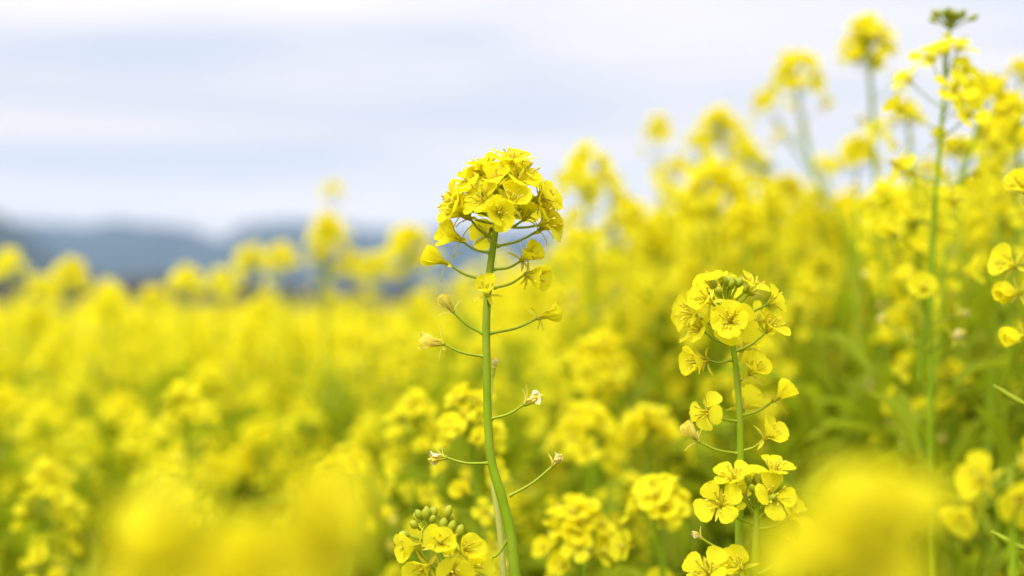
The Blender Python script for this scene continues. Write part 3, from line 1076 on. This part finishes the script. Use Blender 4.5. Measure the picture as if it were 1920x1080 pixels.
h8 = Hero('large soft yellow bloom close to the lens at the bottom right',
          [(1640, 1030), (1660, 1140), (1680, 1300)], .215, [.0009, .0011, .0013, .003, .004], 65, lean=(.02, .02))
for f in [((1642, 1040), (1590, 1030), (-.5, -.4, .6), 'half', .95), ((1642, 1040), (1670, 990), (.3, -.6, .5), 'half', .95), ((1650, 1080), (1650, 1070), (-.1, .0, 1), 'open', .95),
          ((1650, 1080), (1540, 1060), (-.9, -.2, .4), 'half', .9), ((1642, 1040), (1620, 985), (-.2, -.9, .5), 'half', .95)]:
    h8.flower_px(f[0], f[1], f[2], f[3], f[4])

h9 = Hero('large soft yellow blooms close to the lens at the bottom left',
          [(450, 1060), (455, 1180), (460, 1400)], .225, [.0009, .0011, .0013, .003, .004], 75, lean=(-.02, .02))
for f in [((450, 1060), (345, 1030), (-.8, -.4, .4), 'half', .95), ((450, 1060), (280, 1065), (-.6, .1, .7), 'open', .9), ((450, 1060), (545, 985), (.6, -.6, .3), 'half', .95),
          ((450, 1070), (585, 1020), (.7, .1, .6), 'open', .9), ((450, 1080), (480, 1060), (.1, -.2, .9), 'open', .95), ((450, 1080), (400, 1050), (-.2, -.1, .9), 'open', .95), ((450, 1080), (430, 1085), (0, .1, .9), 'open', .9), ((450, 1070), (540, 1050), (.3, .1, .9), 'open', .9),
          ((450, 1060), (330, 985), (-.4, -.8, .5), 'open', .9), ((450, 1070), (600, 960), (.6, -.6, .5), 'open', .85)]:
    h9.flower_px(f[0], f[1], f[2], f[3], f[4])


# ------------------------------------------------------------------ the rest of the field: plants copied part by part
def canopy(x, y):
    """how high the flower tops stand there"""
    h = float(np.interp(x, [-.2, .05, .18, .35, 1.1], [-.042, .045, .10, .12, .26]))
    if x < .15 and y < 1.35:
        h -= .30 * (1.35 - y) * min(1, (.15 - x) / .15 * .6 + .4)
    return CZ + h


def proto_plant(seed, heads=5, leaves=5, near=False, drop=(.03, .28)):
    """a plant 1.25 m tall standing at the origin"""
    rng = random.Random(seed)
    H = 1.25
    root = plant_root('rapeseed_plant', Vector((0, 0, 0)), 'x')
    line = catmull([Vector((0, 0, H)), Vector((rng.gauss(0, .015), rng.gauss(0, .015), H * .85)), Vector((rng.gauss(0, .02), rng.gauss(0, .02), H * .5)), Vector((0, 0, 0))], 4)
    mb = MB()
    tube(mb, line, lerp_list([.0008, .0016, .0028, .0045], len(line)), 'stem', 5)
    link('stem', mb.mesh('stem'), root)
    put_head(root, line[0], (line[0] - line[2]).normalized(), rng.choice(['dome', 'loose', 'long']), rng, near, .98)
    az = rng.uniform(0, 6)
    for k in range(heads - 1):
        az += 2.4 + rng.gauss(0, .3)
        t = Vector((math.cos(az) * rng.uniform(.04, .12), math.sin(az) * rng.uniform(.04, .12), H - rng.uniform(*drop)))
        zz = t.z - rng.uniform(.12, .22)
        st = min(line, key=lambda p: abs(p.z - zz))
        bl = catmull([st, st.lerp(t, .5) + Vector((math.cos(az), math.sin(az), 0)) * .015, t], 3)
        mb = MB()
        tube(mb, bl, lerp_list([.0016, .0008], len(bl)), 'stem', 4)
        link('branch', mb.mesh('branch'), root)
        put_head(root, t, (bl[-1] - bl[-3]).normalized(), rng.choice(['loose', 'long', 'small', 'loose', 'loose', 'dome']), rng, near, .9)
    for k in range(leaves):
        zz = H - .20 - (H - .35) * (k + .5) / leaves
        p = min(line, key=lambda q: abs(q.z - zz))
        link('leaf', LEAVES[min(1, k)], root, mat4=Matrix.Translation(p) @ Matrix.Rotation(k * 2.4 + rng.random(), 4, 'Z') @ Matrix.Rotation(rng.uniform(-.8, -.1), 4, 'Y'))
    return root


def copy_plant(src, loc, rz, s, label, group):
    r = src.copy()
    COL.objects.link(r)
    r.location = loc
    r.rotation_euler = (0, 0, rz)
    r.scale = s
    r['label'] = label
    r['group'] = group
    for ch in src.children:
        c = ch.copy()
        c.parent = r
        COL.objects.link(c)
    return r


def single_plant_mb(seed, lib, heads=6, leaf_n=7, body=True):
    """a whole plant as one mesh, for the distance"""
    rng = random.Random(seed)
    H = 1.25
    mb = MB()
    line = [Vector((0, 0, H)), Vector((rng.gauss(0, .02), rng.gauss(0, .02), H * .6)), Vector((0, 0, 0))]
    tube(mb, line, [.001, .002, .004], 'stem', 4)
    for k in range(heads):
        az = k * 2.4 + rng.random()
        rr = 0 if k == 0 else rng.uniform(.04, .12)
        t = Vector((math.cos(az) * rr, math.sin(az) * rr, H - (0 if k == 0 else rng.uniform(.02, .34))))
        if k:
            tube(mb, [Vector((0, 0, t.z - .2)), t], [.0016, .0009], 'stem', 3)
        kind = rng.choice(['dome', 'dome', 'long', 'small'])
        mb.merge(raceme_full(rng.choice(SPECS[kind]), lib, k, body), axis_mat(t, (math.cos(az) * .3 * (k > 0), math.sin(az) * .3 * (k > 0), 1), rng.uniform(0, 6), 1.1))
    for k in range(leaf_n):
        v, f = LEAF_LO[1 if k > 1 else 0]
        mb.add(v, f, 'leaf', Matrix.Translation((0, 0, H - .2 - .11 * k)) @ Matrix.Rotation(k * 2.4, 4, 'Z') @ Matrix.Rotation(-.4, 4, 'Y'))
    return mb


rng = random.Random(4242)
protos = [proto_plant(60 + k, heads=6, drop=(.02, .22), leaves=6) for k in range(5)] + [proto_plant(70 + k, heads=4, leaves=7, drop=(.01, .10)) for k in range(4)]
first_use = set()
spots = []


def zone(x, y):
    u = 960 + x / y * FPX
    far = 0 if y < 1.5 else (1 if y < 2.9 else 2)
    for lim, where in COLUMNS:
        if u < lim:
            break
    return ('blurred yellow rapeseed plant ' + ('low in front', 'in the middle rows', 'in the back rows')[far] + ' ' + where,
            ('nearer', 'middle', 'farther')[far] + ' field plants ' + where)


COLUMNS = [(170, 'at the far left under the dark hill'), (340, 'under the dark woodland gap'), (570, 'below the twin heads and mountain notch'),
           (730, 'below the two tier plant'), (900, 'just left of the tall sharp stem'), (1120, 'just right of the tall sharp stem'),
           (1270, 'between the two sharp plants'), (1450, 'behind the loose flowered plant'), (1650, 'under the slim stem against the sky'),
           (1790, 'behind the dark upright stem'), (99999, 'along the right edge')]


def free(x, y, r):
    return all((x - a) ** 2 + (y - b) ** 2 > r * r for a, b in spots)


N_MID, N_FAR = 160, 90
tries = 0
n_mid = 0
while n_mid < N_MID and tries < 20000:
    tries += 1
    y = math.sqrt(rng.uniform(.80 ** 2, 2.9 ** 2))
    x = rng.uniform(-.42, .42) * y
    if x > .09 * y and y < 1.35 and rng.random() < .55:
        continue
    if not free(x, y, .078 if y > 1.3 else .12):
        continue
    top = canopy(x, y) + .025 - abs(rng.gauss(0, .065)) + (rng.uniform(0, .05) if rng.random() < .3 else 0) - (.06 if y < 1.6 else 0)
    if x > .09 * y and y < 2.1:
        top = canopy(x, y) - abs(rng.gauss(0, .035))
    elif y < 1.2:
        top -= rng.uniform(0.02, .14)
    spots.append((x, y))
    gz = ground_z(x, y)
    s = (top - gz) / 1.25
    lab, grp = zone(x, y)
    green = (x > .09 * y and y < 2.1) or (y < 1.6 and rng.random() < .35)
    k = rng.randrange(5, 9) if green else rng.randrange(5)
    sc = (1.0, 1.0, s)
    sc = (s ** .3, s ** .3, s)
    if k not in first_use:
        first_use.add(k)
        o = protos[k]
        o.location = (x, y, gz)
        o.rotation_euler = (0, 0, rng.uniform(0, 6.28))
        o.scale = sc
        o['label'] = lab
        o['group'] = grp
    else:
        copy_plant(protos[k], (x, y, gz), rng.uniform(0, 6.28), sc, lab, grp)
    n_mid += 1

singles = [single_plant_mb(80 + k, FAR_MB).mesh('rapeseed_plant') for k in range(4)]
n_far = 0
while n_far < N_FAR and tries < 60000:
    tries += 1
    y = math.sqrt(rng.uniform(2.9 ** 2, 4.3 ** 2))
    x = rng.uniform(-.41, .41) * y
    if not free(x, y, .10):
        continue
    spots.append((x, y))
    gz = ground_z(x, y)
    s = (canopy(x, y) + .03 - abs(rng.gauss(0, .07)) - gz) / 1.25
    lab, grp = zone(x, y)
    o = link('rapeseed_plant', rng.choice(singles), loc=(x, y, gz))
    o.rotation_euler = (0, 0, rng.uniform(0, 6.28))
    o.scale = (s ** .3, s ** .3, s)
    tag(o, lab, 'plant', grp)
    n_far += 1

# beyond: nobody could count them
tiny = [single_plant_mb(90 + k, TINY_MB, heads=5, leaf_n=4, body=False) for k in range(3)]
mb = MB()
for i in range(900):
    y = rng.uniform(4.3, 9) if i < 520 else (rng.uniform(9, 22) if i < 800 else rng.uniform(22, 60))
    x = rng.uniform(-.43, .43) * y
    gz = ground_z(x, y)
    s = (canopy(x, y) - abs(rng.gauss(0, .06)) - gz) / 1.25
    w = 1.0 if y < 9 else (1.6 if y < 22 else 3.0)
    mb.merge(rng.choice(tiny), Matrix.Translation((x, y, gz)) @ Matrix.Rotation(rng.uniform(0, 6.28), 4, 'Z') @ Matrix.Diagonal((w, w, s, 1)))
tag(link('rapeseed_field', mb.mesh('rapeseed_field')), 'mass of yellow rapeseed farther back in the field', kind='stuff')

# leafy undergrowth between the stems
mb = MB()
for i in range(19000):
    y = math.sqrt(rng.uniform(.75 ** 2, 4.5 ** 2)) if i < 4800 else rng.uniform(.72, 1.9)
    x = rng.uniform(-.45, .45) * y
    gz = ground_z(x, y)
    top = canopy(x, y) - gz
    z = gz + top * rng.triangular(.15, .92, .78)
    v, f = LEAF_LO[rng.random() < .6]
    q = min(.9, .3 + .5 * max(0, y - .72))
    wq = q * (.38 if y < 2.0 else .8)
    mb.add(v, f, 'leaf', Matrix.Translation((x, y, z)) @ Matrix.Rotation(rng.uniform(0, 6.28), 4, 'Z') @ Matrix.Rotation(rng.uniform(-1.4, -.3) if y < 2.0 else rng.uniform(-1.1, .1), 4, 'Y') @ Matrix.Diagonal((q, wq, q, 1)))
tag(link('undergrowth', mb.mesh('undergrowth')), 'green leaves crowded between the rapeseed stems', kind='stuff')
